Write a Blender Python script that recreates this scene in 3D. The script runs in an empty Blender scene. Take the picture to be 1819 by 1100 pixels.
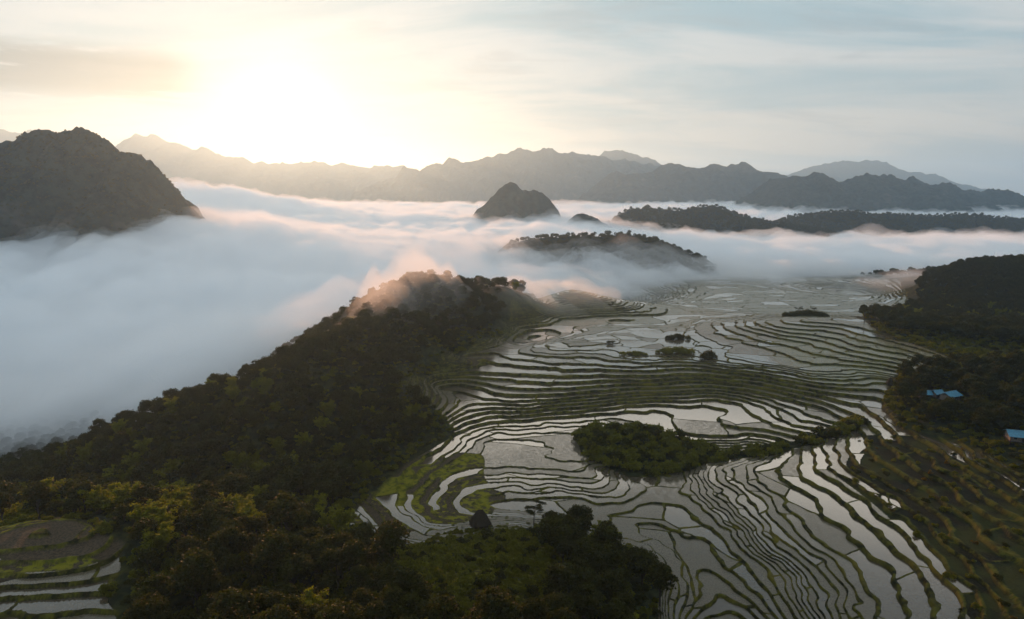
import bpy, math, random
import numpy as np
from math import radians, tan, cos, sin, atan2, pi

# ------------------------------------------------------------------ camera, sky, sun, exposure
S = bpy.context.scene
COL = S.collection
CAMZ = 120.0
PITCH = math.atan(209 / 1252)
LENS = 36 * 1252 / 1819
SUN_AZ = radians(-17.5)      # from +Y, negative = to the left
SUN_EL = radians(5.4)

cam_d = bpy.data.cameras.new('camera'); cam = bpy.data.objects.new('camera', cam_d); COL.objects.link(cam)
cam.location = (0, 0, CAMZ); cam.rotation_euler = (pi / 2 - PITCH, 0, 0)
cam_d.lens = LENS; cam_d.sensor_width = 36; cam_d.clip_start = 1; cam_d.clip_end = 60000
S.camera = cam
S.view_settings.view_transform = 'Standard'; S.view_settings.look = 'None'
S.view_settings.exposure = 0.44; S.view_settings.gamma = 1.0; S.view_settings.use_curve_mapping = False
S.render.engine = 'CYCLES'
cy = S.cycles
cy.use_denoising = True
try: cy.denoiser = 'OPENIMAGEDENOISE'
except Exception: pass
cy.max_bounces = 20; cy.diffuse_bounces = 2; cy.glossy_bounces = 2; cy.transmission_bounces = 3
cy.transparent_max_bounces = 4; cy.volume_bounces = 20
cy.use_adaptive_sampling = True; cy.adaptive_threshold = 0.02
cy.sample_clamp_indirect = 4.0; cy.caustics_reflective = False; cy.caustics_refractive = False

sun_dir = np.array([sin(SUN_AZ) * cos(SUN_EL), cos(SUN_AZ) * cos(SUN_EL), sin(SUN_EL)])

class NT:
    """small helper for node trees"""
    def __init__(s, nt): s.nt = nt; s.L = nt.links
    def n(s, t, **k):
        x = s.nt.nodes.new(t)
        for a, b in k.items(): setattr(x, a, b)
        return x
    def put(s, inp, v):
        if hasattr(v, 'links') or isinstance(v, bpy.types.NodeSocket): s.L.new(v, inp)
        else: inp.default_value = v
    def math(s, op, a, b=None, c=None, clamp=False):
        x = s.n('ShaderNodeMath', operation=op); x.use_clamp = clamp
        s.put(x.inputs[0], a)
        if b is not None: s.put(x.inputs[1], b)
        if c is not None: s.put(x.inputs[2], c)
        return x.outputs[0]
    def vmath(s, op, a, b=None):
        x = s.n('ShaderNodeVectorMath', operation=op)
        s.put(x.inputs[0], a)
        if b is not None: s.put(x.inputs[1], b)
        return x.outputs['Value'] if op in ('DOT_PRODUCT', 'LENGTH') else x.outputs['Vector']
    def mix(s, f, a, b, mode='MIX'):
        x = s.n('ShaderNodeMix', data_type='RGBA', blend_type=mode)
        s.put(x.inputs[0], f); s.put(x.inputs[6], a); s.put(x.inputs[7], b)
        return x.outputs[2]
    def noise(s, vec, scale, detail=4, rough=.5, dist=0):
        x = s.n('ShaderNodeTexNoise')
        if vec is not None: s.put(x.inputs['Vector'], vec)
        x.inputs['Scale'].default_value = scale; x.inputs['Detail'].default_value = detail
        x.inputs['Roughness'].default_value = rough; x.inputs['Distortion'].default_value = dist
        return x.outputs['Fac']
    def mr(s, v, a, b, c=0, d=1, smooth=True):
        x = s.n('ShaderNodeMapRange'); x.interpolation_type = 'SMOOTHSTEP' if smooth else 'LINEAR'
        s.put(x.inputs[0], v)
        for i, q in enumerate((a, b, c, d)): x.inputs[i + 1].default_value = q
        return x.outputs[0]
def rgb(r, g, b): return (r, g, b, 1.0)

W = bpy.data.worlds.new("World"); S.world = W; W.use_nodes = True
W.node_tree.nodes.clear()
w = NT(W.node_tree)
tc = w.n('ShaderNodeTexCoord').outputs['Generated']
sky = w.n('ShaderNodeTexSky', sky_type='NISHITA'); sky.sun_disc = False
sky.sun_elevation = SUN_EL; sky.sun_rotation = SUN_AZ
sky.altitude = 600; sky.air_density = 1.0; sky.dust_density = 2.0; sky.ozone_density = 2.0
dirn = w.vmath('NORMALIZE', tc)
sd = w.vmath('DOT_PRODUCT', dirn, tuple(sun_dir))
sdc = w.math('MAXIMUM', sd, 0.0)
g1 = w.math('POWER', sdc, 650.0)      # bright patch of thin cloud in front of the sun
g2 = w.math('POWER', sdc, 70.0)
g3 = w.math('POWER', sdc, 2.0)
sx = w.n('ShaderNodeSeparateXYZ'); w.put(sx.inputs[0], dirn)
el = w.math('MAXIMUM', sx.outputs[2], 0.0)
den = w.math('ADD', el, 0.16)
cmb = w.n('ShaderNodeCombineXYZ')
w.put(cmb.inputs[0], w.math('DIVIDE', sx.outputs[0], den)); w.put(cmb.inputs[1], w.math('DIVIDE', sx.outputs[1], den))
pl = cmb.outputs[0]
mp = w.n('ShaderNodeMapping'); w.put(mp.inputs[0], pl); mp.inputs['Scale'].default_value = (0.55, 1.25, 1); mp.inputs['Rotation'].default_value = (0, 0, radians(14)); mp.inputs['Location'].default_value = (3.1, 1.7, 0)
c1 = w.noise(mp.outputs[0], 1.15, 7, .56, .7)
c2 = w.noise(mp.outputs[0], 2.6, 6, .6, .3)
veil = w.mr(c1, .40, .62)
dark = w.mr(c2, .53, .68)
hor = w.mr(el, 0.0, .24, 1, 0)                       # nearer the horizon
blue = w.mix(hor, rgb(.42, .58, .64), rgb(.56, .60, .60))
cloudc = w.mix(hor, rgb(.74, .775, .77), rgb(.86, .76, .66))
base = w.mix(veil, blue, cloudc)
base = w.mix(w.math('MULTIPLY', dark, .38), base, rgb(.42, .45, .47))
warm = w.mix(hor, rgb(.70, .76, .80), rgb(.82, .70, .60))
def addc(a, col, f): 
    return w.mix(f, a, col, 'ADD')
base = w.mix(w.math('MULTIPLY', w.math('MULTIPLY', g2, .7), w.math('MULTIPLY_ADD', veil, .55, .45)), base, warm)
# a long grey bank left of the sun, thin streaks round it
mp2 = w.n('ShaderNodeMapping'); w.put(mp2.inputs[0], dirn); mp2.inputs['Scale'].default_value = (3.2, 3.2, 22)
st = w.noise(mp2.outputs[0], 1.6, 6, .6, .4)
azx = w.math('DIVIDE', sx.outputs[0], w.math('MAXIMUM', sx.outputs[1], .05))
bank = w.math('MULTIPLY', w.mr(azx, -.48, -.40, 1, 0), w.math('MULTIPLY', w.mr(el, .095, .125), w.mr(el, .15, .18, 1, 0)))
bank = w.math('MULTIPLY', bank, w.mr(st, .38, .50))
base = w.mix(w.math('MULTIPLY', bank, .9), base, rgb(.17, .20, .22))
st2 = w.math('MULTIPLY', w.mr(st, .56, .68), w.math('MULTIPLY', hor, .35))
base = w.mix(st2, base, rgb(.55, .50, .46))
upfill = w.math('MULTIPLY', w.math('MULTIPLY', w.mr(el, .25, .34), w.mr(el, .35, .45, 1, .06)), w.mr(sx.outputs[1], .1, .6))   # added bright band above the frame, unseen, to brighten the paddy water
base = w.mix(w.math('MULTIPLY', w.mr(el, .38, .58, 0, .8), w.mr(sx.outputs[1], -.3, .3, .2, 1)), base, rgb(.20, .225, .245))     # deeper overhead
base = w.mix(w.math('MULTIPLY', upfill, w.math('MULTIPLY_ADD', veil, .5, .5)), base, rgb(2.9, 2.5, 2.0), 'ADD')
base = w.mix(w.math('MULTIPLY', g1, 1.0), base, rgb(.85, .80, .70), 'ADD')
skyc = w.vmath('SCALE', sky.outputs[0]); skyc.node.inputs['Scale'].default_value = 1.0
bg1 = w.n('ShaderNodeBackground'); w.put(bg1.inputs[0], sky.outputs[0]); bg1.inputs[1].default_value = 0.012
base = w.mix(w.mr(sx.outputs[1], -.35, .25, .75, 0), base, rgb(.36, .54, .78), 'ADD')     # blue fill added behind the camera, unseen, lights mist, haze and foliage
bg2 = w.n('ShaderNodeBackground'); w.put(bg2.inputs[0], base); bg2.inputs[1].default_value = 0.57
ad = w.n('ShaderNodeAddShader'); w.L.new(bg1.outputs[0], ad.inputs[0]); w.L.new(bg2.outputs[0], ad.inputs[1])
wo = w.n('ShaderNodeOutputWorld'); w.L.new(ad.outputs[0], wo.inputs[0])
W.cycles.sampling_method = 'MANUAL'; W.cycles.sample_map_resolution = 512

sl = bpy.data.lights.new('sun', 'SUN'); so = bpy.data.objects.new('sun', sl); COL.objects.link(so)
sl.energy = 4.6; sl.angle = radians(0.6); sl.color = (1.0, .46, .21)
so.rotation_euler = (pi / 2 - SUN_EL, 0, pi - SUN_AZ)   # shines from the sun towards the camera
so.location = (-300, 900, 400)

# ------------------------------------------------------------------ helpers
rng = np.random.default_rng(7)
F_PX = 1252.0
CP, SP = cos(PITCH), sin(PITCH)
def ray(px, py):
    """direction through a photo pixel (1819 x 1100)"""
    u = (np.asarray(px, float) - 909.5) / F_PX; v = (550 - np.asarray(py, float)) / F_PX
    return np.stack([u, CP + v * SP, -SP + v * CP], -1)
def at_z(px, py, z):
    d = ray(px, py); t = (z - CAMZ) / d[..., 2]; return d[..., 0] * t, d[..., 1] * t
def at_y(px, py, y):
    d = ray(px, py); t = y / d[..., 1]; return d[..., 0] * t, CAMZ + d[..., 2] * t

def _hash(ix, iy, seed):
    h = (ix.astype(np.int64) * 374761393 + iy.astype(np.int64) * 668265263 + seed * 1442695041) & 0xffffffff
    h = ((h ^ (h >> 13)) * 1274126177) & 0xffffffff
    return ((h ^ (h >> 16)) & 0xffffff) / float(0xffffff)
def vnoise(x, y, seed=0):
    ix = np.floor(x); iy = np.floor(y); fx = x - ix; fy = y - iy
    ix = ix.astype(np.int64); iy = iy.astype(np.int64)
    fx = fx * fx * fx * (fx * (fx * 6 - 15) + 10); fy = fy * fy * fy * (fy * (fy * 6 - 15) + 10)
    a = _hash(ix, iy, seed); b = _hash(ix + 1, iy, seed); c = _hash(ix, iy + 1, seed); d = _hash(ix + 1, iy + 1, seed)
    return (a + (b - a) * fx) * (1 - fy) + (c + (d - c) * fx) * fy
def fbm(x, y, sc, octv=4, seed=0, gain=.5):
    s = 0; a = 1; t = 0; x = x / sc; y = y / sc
    for i in range(octv):
        s = s + a * (vnoise(x + 17.3 * i, y - 9.1 * i, seed + i) * 2 - 1); t += a; a *= gain; x, y = x * 2.03 + .4 * y, y * 2.03 - .4 * x
    return s / t
def sstep(a, b, x):
    t = np.clip((x - a) / (b - a), 0, 1); return t * t * (3 - 2 * t)

def new_mesh(name, V, Fq, mat=None, parent=None, smooth=True, attrs=None, uv=None):
    """V (n,3), Fq (m,3 or 4) index arrays -> one mesh object"""
    me = bpy.data.meshes.new(name)
    V = np.asarray(V, np.float32); Fq = np.asarray(Fq, np.int32)
    k = Fq.shape[1]
    me.vertices.add(len(V)); me.vertices.foreach_set('co', V.ravel())
    me.loops.add(Fq.size); me.loops.foreach_set('vertex_index', Fq.ravel())
    me.polygons.add(len(Fq)); me.polygons.foreach_set('loop_start', np.arange(0, Fq.size, k, dtype=np.int32))
    me.polygons.foreach_set('loop_total', np.full(len(Fq), k, np.int32))
    me.polygons.foreach_set('use_smooth', np.full(len(Fq), smooth))
    me.update(calc_edges=True)
    for an, (dom, arr) in (attrs or {}).items():
        at = me.attributes.new(an, 'FLOAT', dom); at.data.foreach_set('value', np.asarray(arr, np.float32).ravel())
    if mat: me.materials.append(mat)
    o = bpy.data.objects.new(name, me); COL.objects.link(o)
    if parent: o.parent = parent
    return o
def grid_faces(nr, nc):
    i = np.arange(nr * nc).reshape(nr, nc)
    return np.stack([i[:-1, :-1], i[:-1, 1:], i[1:, 1:], i[1:, :-1]], -1).reshape(-1, 4)
def tag(o, label=None, cat=None, group=None, kind=None):
    if label: o['label'] = label
    if cat: o['category'] = cat
    if group: o['group'] = group
    if kind: o['kind'] = kind
    return o
def material(name):
    m = bpy.data.materials.new(name); m.use_nodes = True; m.node_tree.nodes.clear()
    q = NT(m.node_tree); out = q.n('ShaderNodeOutputMaterial'); return m, q, out
def attr(q, name):
    return q.n('ShaderNodeAttribute', attribute_name=name).outputs['Fac']
def principled(q, out, col, rough=.9, spec=.2, **kw):
    p = q.n('ShaderNodeBsdfPrincipled'); q.put(p.inputs['Base Color'], col); q.put(p.inputs['Roughness'], rough)
    p.inputs['Specular IOR Level'].default_value = spec
    for k, v in kw.items(): q.put(p.inputs[k], v)
    q.L.new(p.outputs[0], out.inputs[0]); return p

# ------------------------------------------------------------------ base height field (control points: photo px, py, height)
CP_LIST = []
KZ = .62
def cpl(z, *pts):
    z = z * KZ if z > 0 else z
    for p in pts: CP_LIST.append((p[0], p[1], z))
def cpd(*pts):
    for px, py, d in pts: CP_LIST.append((px, py, float(at_y(np.array(px), np.array(py), d)[1])))
# shelf, flight of terraces, basin
cpl(26, (890, 590), (1000, 606), (1090, 598)); cpl(25.3, (1150, 604), (1250, 625), (950, 618), (1060, 620))
cpl(24, (790, 632), (900, 628), (1050, 634), (1180, 646), (1280, 650), (1400, 668), (1500, 680), (1585, 674))
cpl(19, (750, 665), (860, 665), (1000, 668), (1150, 670), (1300, 672), (1400, 688), (1500, 705))
cpl(13, (770, 690), (880, 700), (1000, 700), (1150, 690), (1280, 686), (1360, 695), (1430, 712), (1480, 745), (1515, 760))
cpl(8.5, (830, 733), (930, 727), (1050, 716), (1150, 706), (1250, 699), (1320, 706), (1350, 722), (1400, 760), (1440, 782))
cpl(5, (860, 742), (960, 735), (1080, 725), (1180, 719), (1250, 737), (1290, 772))
cpl(2.5, (870, 752), (960, 746), (1060, 738), (1150, 755), (1230, 784))
cpl(0.8, (850, 770), (920, 768), (980, 765), (1040, 772), (830, 790))
cpl(0, (900, 800), (960, 800), (870, 815), (1010, 800)); cpl(-.6, (960, 835), (880, 840), (1030, 850))
cpl(-1.6, (960, 868), (1080, 880), (880, 872), (1150, 862), (800, 900)); cpl(-3, (1000, 895), (1100, 910), (1170, 880), (900, 905))
cpl(22, (1600, 690)); cpl(17, (1535, 712), (1545, 735))
# gully and the bushy mound
cpl(1.2, (1060, 780), (1055, 808)); cpl(2.5, (1150, 780)); cpl(-3.3, (1120, 838), (1160, 838)); cpl(-3.2, (1250, 814)); cpl(-1.6, (1350, 803)); cpl(1.5, (1430, 789)); cpl(7, (1500, 766))
cpl(14, (1533, 750)); cpl(0, (1200, 800))
# eastern fields
cpl(27, (1290, 600), (1380, 630), (1470, 650), (1570, 655)); cpl(31, (1330, 585), (1430, 605), (1530, 630), (1620, 645))
cpl(35, (1380, 575), (1470, 582), (1560, 605), (1660, 630)); cpl(38, (1450, 570), (1530, 577), (1620, 598), (1720, 625))
# valley beyond
cpl(20, (1100, 562)); cpl(18, (1300, 558)); cpl(16, (1400, 556)); cpl(12, (1200, 540), (1400, 538)); cpl(6, (1300, 520)); cpl(5, (1500, 525), (1600, 520))
cpl(0, (1500, 500), (1350, 495), (1200, 500)); cpl(23, (950, 575), (1030, 582))
# knoll
cpl(38, (1000, 522)); cpl(42, (1010, 512)); cpl(28, (960, 555), (920, 565)); cpl(24, (1090, 553)); cpl(32, (1050, 535)); cpl(34, (935, 532))
# forest ridge
KZ = 1.0
cpl(51, (760, 514)); cpd((855, 508, 540), (890, 510, 590), (908, 513, 612), (925, 520, 628)); cpl(24, (862, 560)); cpl(20, (885, 560)); cpl(17, (880, 585)); cpl(46, (700, 532)); cpl(43, (640, 585)); cpl(39, (560, 625)); cpl(28.5, (450, 680)); cpl(19, (300, 725)); cpl(4, (150, 800)); cpl(-4, (0, 860))
cpl(39, (760, 575)); cpl(32, (700, 615)); cpl(36, (640, 625)); cpl(21, (858, 584)); cpl(24, (700, 660)); cpl(33, (560, 670)); cpl(22, (560, 725)); cpl(8, (640, 800)); cpl(7, (740, 760)); cpl(14, (450, 785)); cpl(9, (300, 810)); cpl(1, (450, 880)); cpl(-1, (250, 880)); cpl(-4, (80, 900))
# the hill the camera flies over
cpl(30.5, (100, 928), (30, 932)); cpl(29.2, (100, 960), (170, 950)); cpl(28.6, (30, 980)); cpl(27.6, (150, 1000)); cpl(26.6, (60, 1040)); cpl(26, (200, 1045)); cpl(24.6, (100, 1090), (0, 1085)); cpl(23, (0, 1150), (150, 1150))
cpl(26, (300, 1000)); cpl(20, (450, 980)); cpl(8, (600, 900)); cpl(13, (600, 960)); cpl(24, (700, 1050)); cpl(11, (900, 1000)); cpl(20, (900, 1090)); cpl(3, (1100, 1000)); cpl(3, (1130, 1090))
cpl(3, (660, 890)); cpl(1, (740, 850)); cpl(-1, (800, 850)); cpl(3, (800, 950), (720, 962)); cpl(0, (860, 930), (1000, 935))
# right slope
KZ = .5
cpl(2, (1290, 835), (1370, 900), (1430, 970), (1500, 1090)); cpl(6, (1400, 815), (1480, 880), (1570, 960), (1660, 1060))
KZ = .62
cpl(11, (1500, 790), (1600, 870), (1700, 960), (1800, 1070)); cpl(16, (1560, 765), (1680, 850), (1819, 950)); cpl(22, (1610, 735), (1720, 800), (1819, 870))
cpl(-1, (1240, 845), (1300, 900)); cpl(-1.6, (1340, 960)); cpl(-2.6, (1400, 1090)); cpl(-3, (1190, 855), (1230, 920)); cpl(-3.6, (1200, 970), (1100, 960)); cpl(-4.6, (1290, 1030)); cpl(-6, (1250, 1090)); cpl(-7.5, (1260, 1200))
cpl(27, (1650, 700)); cpl(33, (1819, 720)); cpl(36, (1700, 662)); cpl(40, (1819, 655)); cpl(30, (1819, 800))
# right hill behind
KZ = 1.0
cpl(10, (1610, 525)); cpl(22, (1640, 500)); cpl(14, (1700, 560)); cpl(12, (1819, 585)); cpl(38, (1700, 478)); cpl(44, (1819, 473))
pts = np.array(CP_LIST, float)
wx, wy = at_z(pts[:, 0], pts[:, 1], pts[:, 2])
WP = np.stack([wx, wy, pts[:, 2]], -1)
extra = [(-320, 330, -35), (-300, 450, -40), (-180, 560, -30), (-60, 680, -25), (60, 720, 0), (-450, 250, -40), (-420, 60, -10), (-250, 150, 12), (-200, 100, 24), (0, 60, 40), (-80, 80, 38), (90, 90, 28),
         (200, 90, 12), (330, 90, 45), (450, 250, 55), (520, 450, 50), (480, 620, 22), (650, 800, 40), (700, 500, 45), (600, 1000, 5), (300, 1150, -12), (0, 1100, -25), (-300, 900, -45), (-600, 500, -60), (-600, 1100, -60),
         (900, 1200, 10), (850, 300, 60), (0, -60, 50), (400, -60, 50), (-300, -60, 30), (-60, 1000, -20), (150, 950, -4)]
for px_, d_, z_ in ((560, 400, 26), (450, 372, 13), (300, 355, 3), (150, 340, -12), (0, 322, -20), (-150, 310, -26), (640, 440, 36), (700, 545, 38), (760, 560, 42)):
    extra.append(((px_ - 909.5) / F_PX * d_, d_, z_))
WP = np.concatenate([WP, np.array(extra, float)])
def tps_fit(P, lam=2.0):
    xy = P[:, :2] / 100; n = len(P)
    d2 = ((xy[:, None] - xy[None]) ** 2).sum(-1)
    K = d2 * np.log(d2 + 1e-9) * .5 + lam * 1e-2 * np.eye(n)
    Q = np.concatenate([np.ones((n, 1)), xy], 1)
    A = np.block([[K, Q], [Q.T, np.zeros((3, 3))]])
    return np.linalg.solve(A, np.concatenate([P[:, 2], np.zeros(3)])), xy
def tps_eval(sol, xy, X, Y):
    X = X / 100; Y = Y / 100; r = sol[-3] + sol[-2] * X + sol[-1] * Y
    for i in range(len(xy)):
        d2 = (X - xy[i, 0]) ** 2 + (Y - xy[i, 1]) ** 2
        r = r + sol[i] * .5 * d2 * np.log(d2 + 1e-9)
    return r
sol, sxy = tps_fit(WP)
GX0, GX1, GY0, GY1, GS = -700, 1000, -100, 1300, 5.0
gx = np.arange(GX0, GX1 + GS, GS); gy = np.arange(GY0, GY1 + GS, GS)
GXX, GYY = np.meshgrid(gx, gy)
BASE = tps_eval(sol, sxy, GXX, GYY)
edge = np.minimum.reduce([GXX - GX0, GX1 - GXX, GYY - GY0, GY1 - GYY])
BASE = np.clip(BASE, -70, 75)
FARH = -40 + 12 * fbm(GXX, GYY, 260, 3, 5)
BASE = FARH + (BASE - FARH) * sstep(0, 160, edge)
def sample(G, x, y, cubic=True):
    """B-spline (or bilinear) lookup in a coarse grid"""
    u = np.clip((x - GX0) / GS, 1, G.shape[1] - 3.001); v = np.clip((y - GY0) / GS, 1, G.shape[0] - 3.001)
    iu = np.floor(u).astype(int); iv = np.floor(v).astype(int); fu = u - iu; fv = v - iv
    if not cubic:
        return (G[iv, iu] * (1 - fu) + G[iv, iu + 1] * fu) * (1 - fv) + (G[iv + 1, iu] * (1 - fu) + G[iv + 1, iu + 1] * fu) * fv
    def wts(f): return ((1 - f) ** 3 / 6, (3 * f ** 3 - 6 * f ** 2 + 4) / 6, (-3 * f ** 3 + 3 * f ** 2 + 3 * f + 1) / 6, f ** 3 / 6)
    wu = wts(fu); wv = wts(fv); r = 0
    for a in range(4):
        for b in range(4): r = r + wu[a] * wv[b] * G[iv - 1 + b, iu - 1 + a]
    return r
def hit(px, py):
    """where the sight line through a photo pixel first meets the base ground"""
    d = ray(px, py); t = np.arange(90, 1400, 2.0)
    X = d[0] * t; Y = d[1] * t; Z = CAMZ + d[2] * t
    g = sample(BASE, X, Y, False); k = np.nonzero(Z < g)[0]
    k = k[0] if len(k) else -1
    return float(X[k]), float(Y[k])
def in_poly(poly, X, Y):
    c = np.zeros(X.shape, bool); n = len(poly)
    for i in range(n):
        x1, y1 = poly[i]; x2, y2 = poly[(i + 1) % n]
        if y1 == y2: continue
        c ^= ((y1 > Y) != (y2 > Y)) & (X < (x2 - x1) * (Y - y1) / (y2 - y1) + x1)
    return c
def blur(G, n=1):
    for _ in range(n):
        P = np.pad(G, 1, mode='edge'); G = (P[:-2, 1:-1] + P[2:, 1:-1] + P[1:-1, :-2] + P[1:-1, 2:] + 4 * G) / 8
    return G
def mask_of(pxpoly, nblur=2):
    return blur(in_poly([hit(*p) for p in pxpoly], GXX, GYY).astype(float), nblur)
TERR = mask_of([(880, 560), (935, 530), (1010, 510), (1060, 520), (1095, 532), (1130, 498), (1350, 484), (1600, 495), (1620, 545), (1510, 562), (1560, 590), (1710, 640), (1590, 668), (1568, 720), (1600, 760), (1700, 790), (1819, 850),
                (1960, 900), (1960, 1300), (1300, 1300), (1150, 1150), (1168, 1060), (1185, 1010), (1080, 960), (990, 938), (850, 948), (710, 978), (600, 925), (640, 890), (730, 820), (810, 775), (790, 740), (740, 700), (700, 670), (780, 630), (860, 603), (895, 590)])
TERR = np.maximum(TERR, mask_of([(0, 935), (60, 925), (170, 932), (215, 965), (212, 1000), (222, 1030), (200, 1060), (210, 1099), (150, 1250), (-200, 1250), (-200, 950)], 1))
BUSHY = mask_of([(1030, 772), (1070, 758), (1150, 762), (1225, 788), (1275, 800), (1270, 818), (1230, 830), (1160, 850), (1100, 843), (1045, 815)], 1)
BUSHY = np.maximum(BUSHY, mask_of([(1265, 798), (1340, 800), (1430, 779), (1500, 757), (1540, 740), (1545, 752), (1500, 772), (1430, 797), (1345, 812), (1270, 824)], 1) * .8)
TERR = TERR * (1 - BUSHY) * (1 - mask_of([(500, 690), (560, 620), (700, 505), (900, 500), (940, 525), (905, 550), (880, 590), (800, 622), (740, 665), (700, 700)], 1))
ORCH = 0
DRY = mask_of([(600, 930), (640, 880), (740, 815), (850, 800), (860, 850), (900, 880), (870, 915), (700, 950)], 2)
DRYL = mask_of([(0, 925), (60, 920), (220, 930), (225, 1000), (190, 995), (60, 1020), (0, 1035)], 1)
DARK = mask_of([(1590, 765), (1819, 850), (1900, 1000), (1900, 1200), (1780, 1150), (1650, 950), (1500, 835), (1530, 785)], 16)   # rough grassy terraces on the right slope
GREEN = mask_of([(1380, 575), (1560, 600), (1700, 640), (1590, 668), (1560, 690), (1480, 690), (1380, 640)], 4)
FRONTGRASS = mask_of([(690, 980), (800, 945), (900, 938), (960, 955), (990, 1030), (940, 1110), (780, 1150), (700, 1080)], 1)
OPENS = mask_of([(1560, 598), (1640, 600), (1730, 610), (1819, 618), (1900, 640), (1819, 650), (1740, 652), (1680, 655), (1600, 664)], 1)
CLEARW = mask_of([(740, 600), (1250, 585), (1440, 700), (1250, 740), (1050, 900), (870, 870), (700, 720)], 3)
gyg, gxg = np.gradient(BASE, GS); GRAD = np.hypot(gxg, gyg)

# levels of the terraces
LV = [-9.6]
def step_at(z):
    return .6 if z < -3 else .31 if z < -1 else .45 if z < 1 else 1.0 if z < 3.5 else .82 if z < 6.5 else 1.3 if z < 12.3 else .85 if z < 14.6 else .38 if z < 16.2 else .85
while LV[-1] < 80: LV.append(LV[-1] + step_at(LV[-1]))
LV = np.array(LV)
def wobble(x, y):
    return .55 * fbm(x, y, 34, 3, 11) + .35 * fbm(x, y, 9, 2, 23)
def land(x, y):
    """-> height, mask, level index, in-level fraction, metres to lip and toe"""
    z0 = sample(BASE, x, y); m = np.clip(sample(TERR, x, y), 0, 1); g = np.maximum(sample(GRAD, x, y), .004)
    far = (np.hypot(x, y) > 1250) | (x < GX0 + 15) | (x > GX1 - 15) | (y > GY1 - 15) | (y < GY0 + 15)
    z0 = np.where(far, -40 + 12 * fbm(x, y, 260, 3, 5), z0)
    m = np.where(far, 0, m)
    zw = z0 + wobble(x, y) * np.clip(g * 9, .25, 1.0)
    zw = np.clip(zw, LV[0] + .01, 79)
    k = np.searchsorted(LV, zw, side='right') - 1
    st = LV[k + 1] - LV[k]; t = (zw - LV[k]) / st
    dlip = t * st / g; dtoe = (1 - t) * st / g
    return z0, m, zw, k, st, t, dlip, dtoe, g
def cells(x, y, k):
    """jittered cells inside each level: distance to the cross bund and a random id"""
    S0 = np.where(k % 3 == 0, 52.0, np.where(k % 3 == 1, 38.0, 75.0)) * np.where(np.hypot(x, y) > 470, .5, 1.0)
    kx = x + (k * 13.37) % 50; ky = y + (k * 29.1) % 50
    kx = kx + 3 * fbm(x, y, 12, 2, 31)
    u = kx / S0 * .8; v = ky / S0; iu = np.floor(u).astype(np.int64); iv = np.floor(v).astype(np.int64)
    f1 = np.full(x.shape, 9.); f2 = np.full(x.shape, 9.); cid = np.zeros(x.shape)
    for a in (-1, 0, 1):
        for b in (-1, 0, 1):
            hx = _hash(iu + a, iv + b, 3); hy = _hash(iu + a, iv + b, 4)
            d = np.hypot(u - iu - a - .15 - .7 * hx, v - iv - b - .15 - .7 * hy)
            near = d < f1
            f2 = np.where(near, f1, np.minimum(f2, d)); f1 = np.where(near, d, f1)
            cid = np.where(near, _hash(iu + a, iv + b + k * 7, 5), cid)
    return (f2 - f1) * .5 * S0, cid
def ground_height(x, y):
    z0, m, zw, k, st, t, dlip, dtoe, g = land(x, y)
    wr = np.minimum(st * .7, .34 * (dlip + dtoe))                  # breadth of the riser
    bw = np.minimum(.8 + 1.1 * sstep(50, 85, x) * (1 - sstep(300, 360, y)), .26 * (dlip + dtoe))
    bund = (.20 + .06 * np.minimum(st, 1.3)) * (1 - sstep(.35 * bw, bw, dlip))
    up = 1 - sstep(0, 1, dtoe / wr)
    dc, cid = cells(x, y, k)
    cross = .27 * (1 - sstep(.18, .6, dc)) * (1 - sstep(0, 1, up * 3))
    zt = LV[k] - .16 + np.maximum(bund, cross) + up * (st + .16 + .20 + .06 * np.minimum(st, 1.3))
    zt = np.where(up > 0, np.maximum(LV[k] - .16 + np.maximum(bund, cross) * (1 - up), LV[k] - .16 + up * (st + .38)), zt)
    edge_ = sstep(.35, .6, m)
    rough = .5 * fbm(x, y, 6, 3, 41) + 1.2 * fbm(x, y, 25, 3, 42)
    z = (z0 + rough) * (1 - edge_) + (zt + .06 * fbm(x, y, 1.7, 2, 43)) * edge_
    wallish = np.maximum(sstep(.05, .2, up), np.maximum(bund, cross) > .15)
    return z, edge_, k, cid, wallish, m

# ------------------------------------------------------------------ ground sheet
az = np.concatenate([np.radians(np.arange(-180, -40, 4.0)), np.radians(np.arange(-40, -37, .25)), np.arange(radians(-37), radians(37.2), .00125), np.radians(np.arange(37.4, 41, .25)), np.radians(np.arange(42, 181, 3.0))])
rr = np.concatenate([np.arange(4, 100, 4.0), np.arange(100, 135, 1.2), np.arange(135, 520, .45), np.arange(520, 720, 1.0), np.arange(720, 1100, 2.0), 1100 * 1.035 ** np.arange(0, 84)])
R_, A_ = np.meshgrid(rr, az, indexing='ij')
X_ = R_ * np.sin(A_); Y_ = R_ * np.cos(A_)
Z_, EDG, KK, CID, WALL, MM = ground_height(X_, Y_)
dry = sample(DRY, X_, Y_, False); dryl = sample(DRYL, X_, Y_, False); drk = sample(DARK, X_, Y_, False); grn = sample(GREEN, X_, Y_, False)
rough_n = fbm(X_, Y_, 7, 3, 77)
DRYP = (dry > .5) & (CID > .30) | (dryl > .4) & (EDG > .5) | (drk + .45 * (CID - .42) > .5)   # paddies without standing water
far = R_ > 1090
Zg = np.where(far, Z_, Z_)
V = np.stack([X_, Y_, Zg], -1).reshape(-1, 3)
FQ = grid_faces(*R_.shape)
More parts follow.
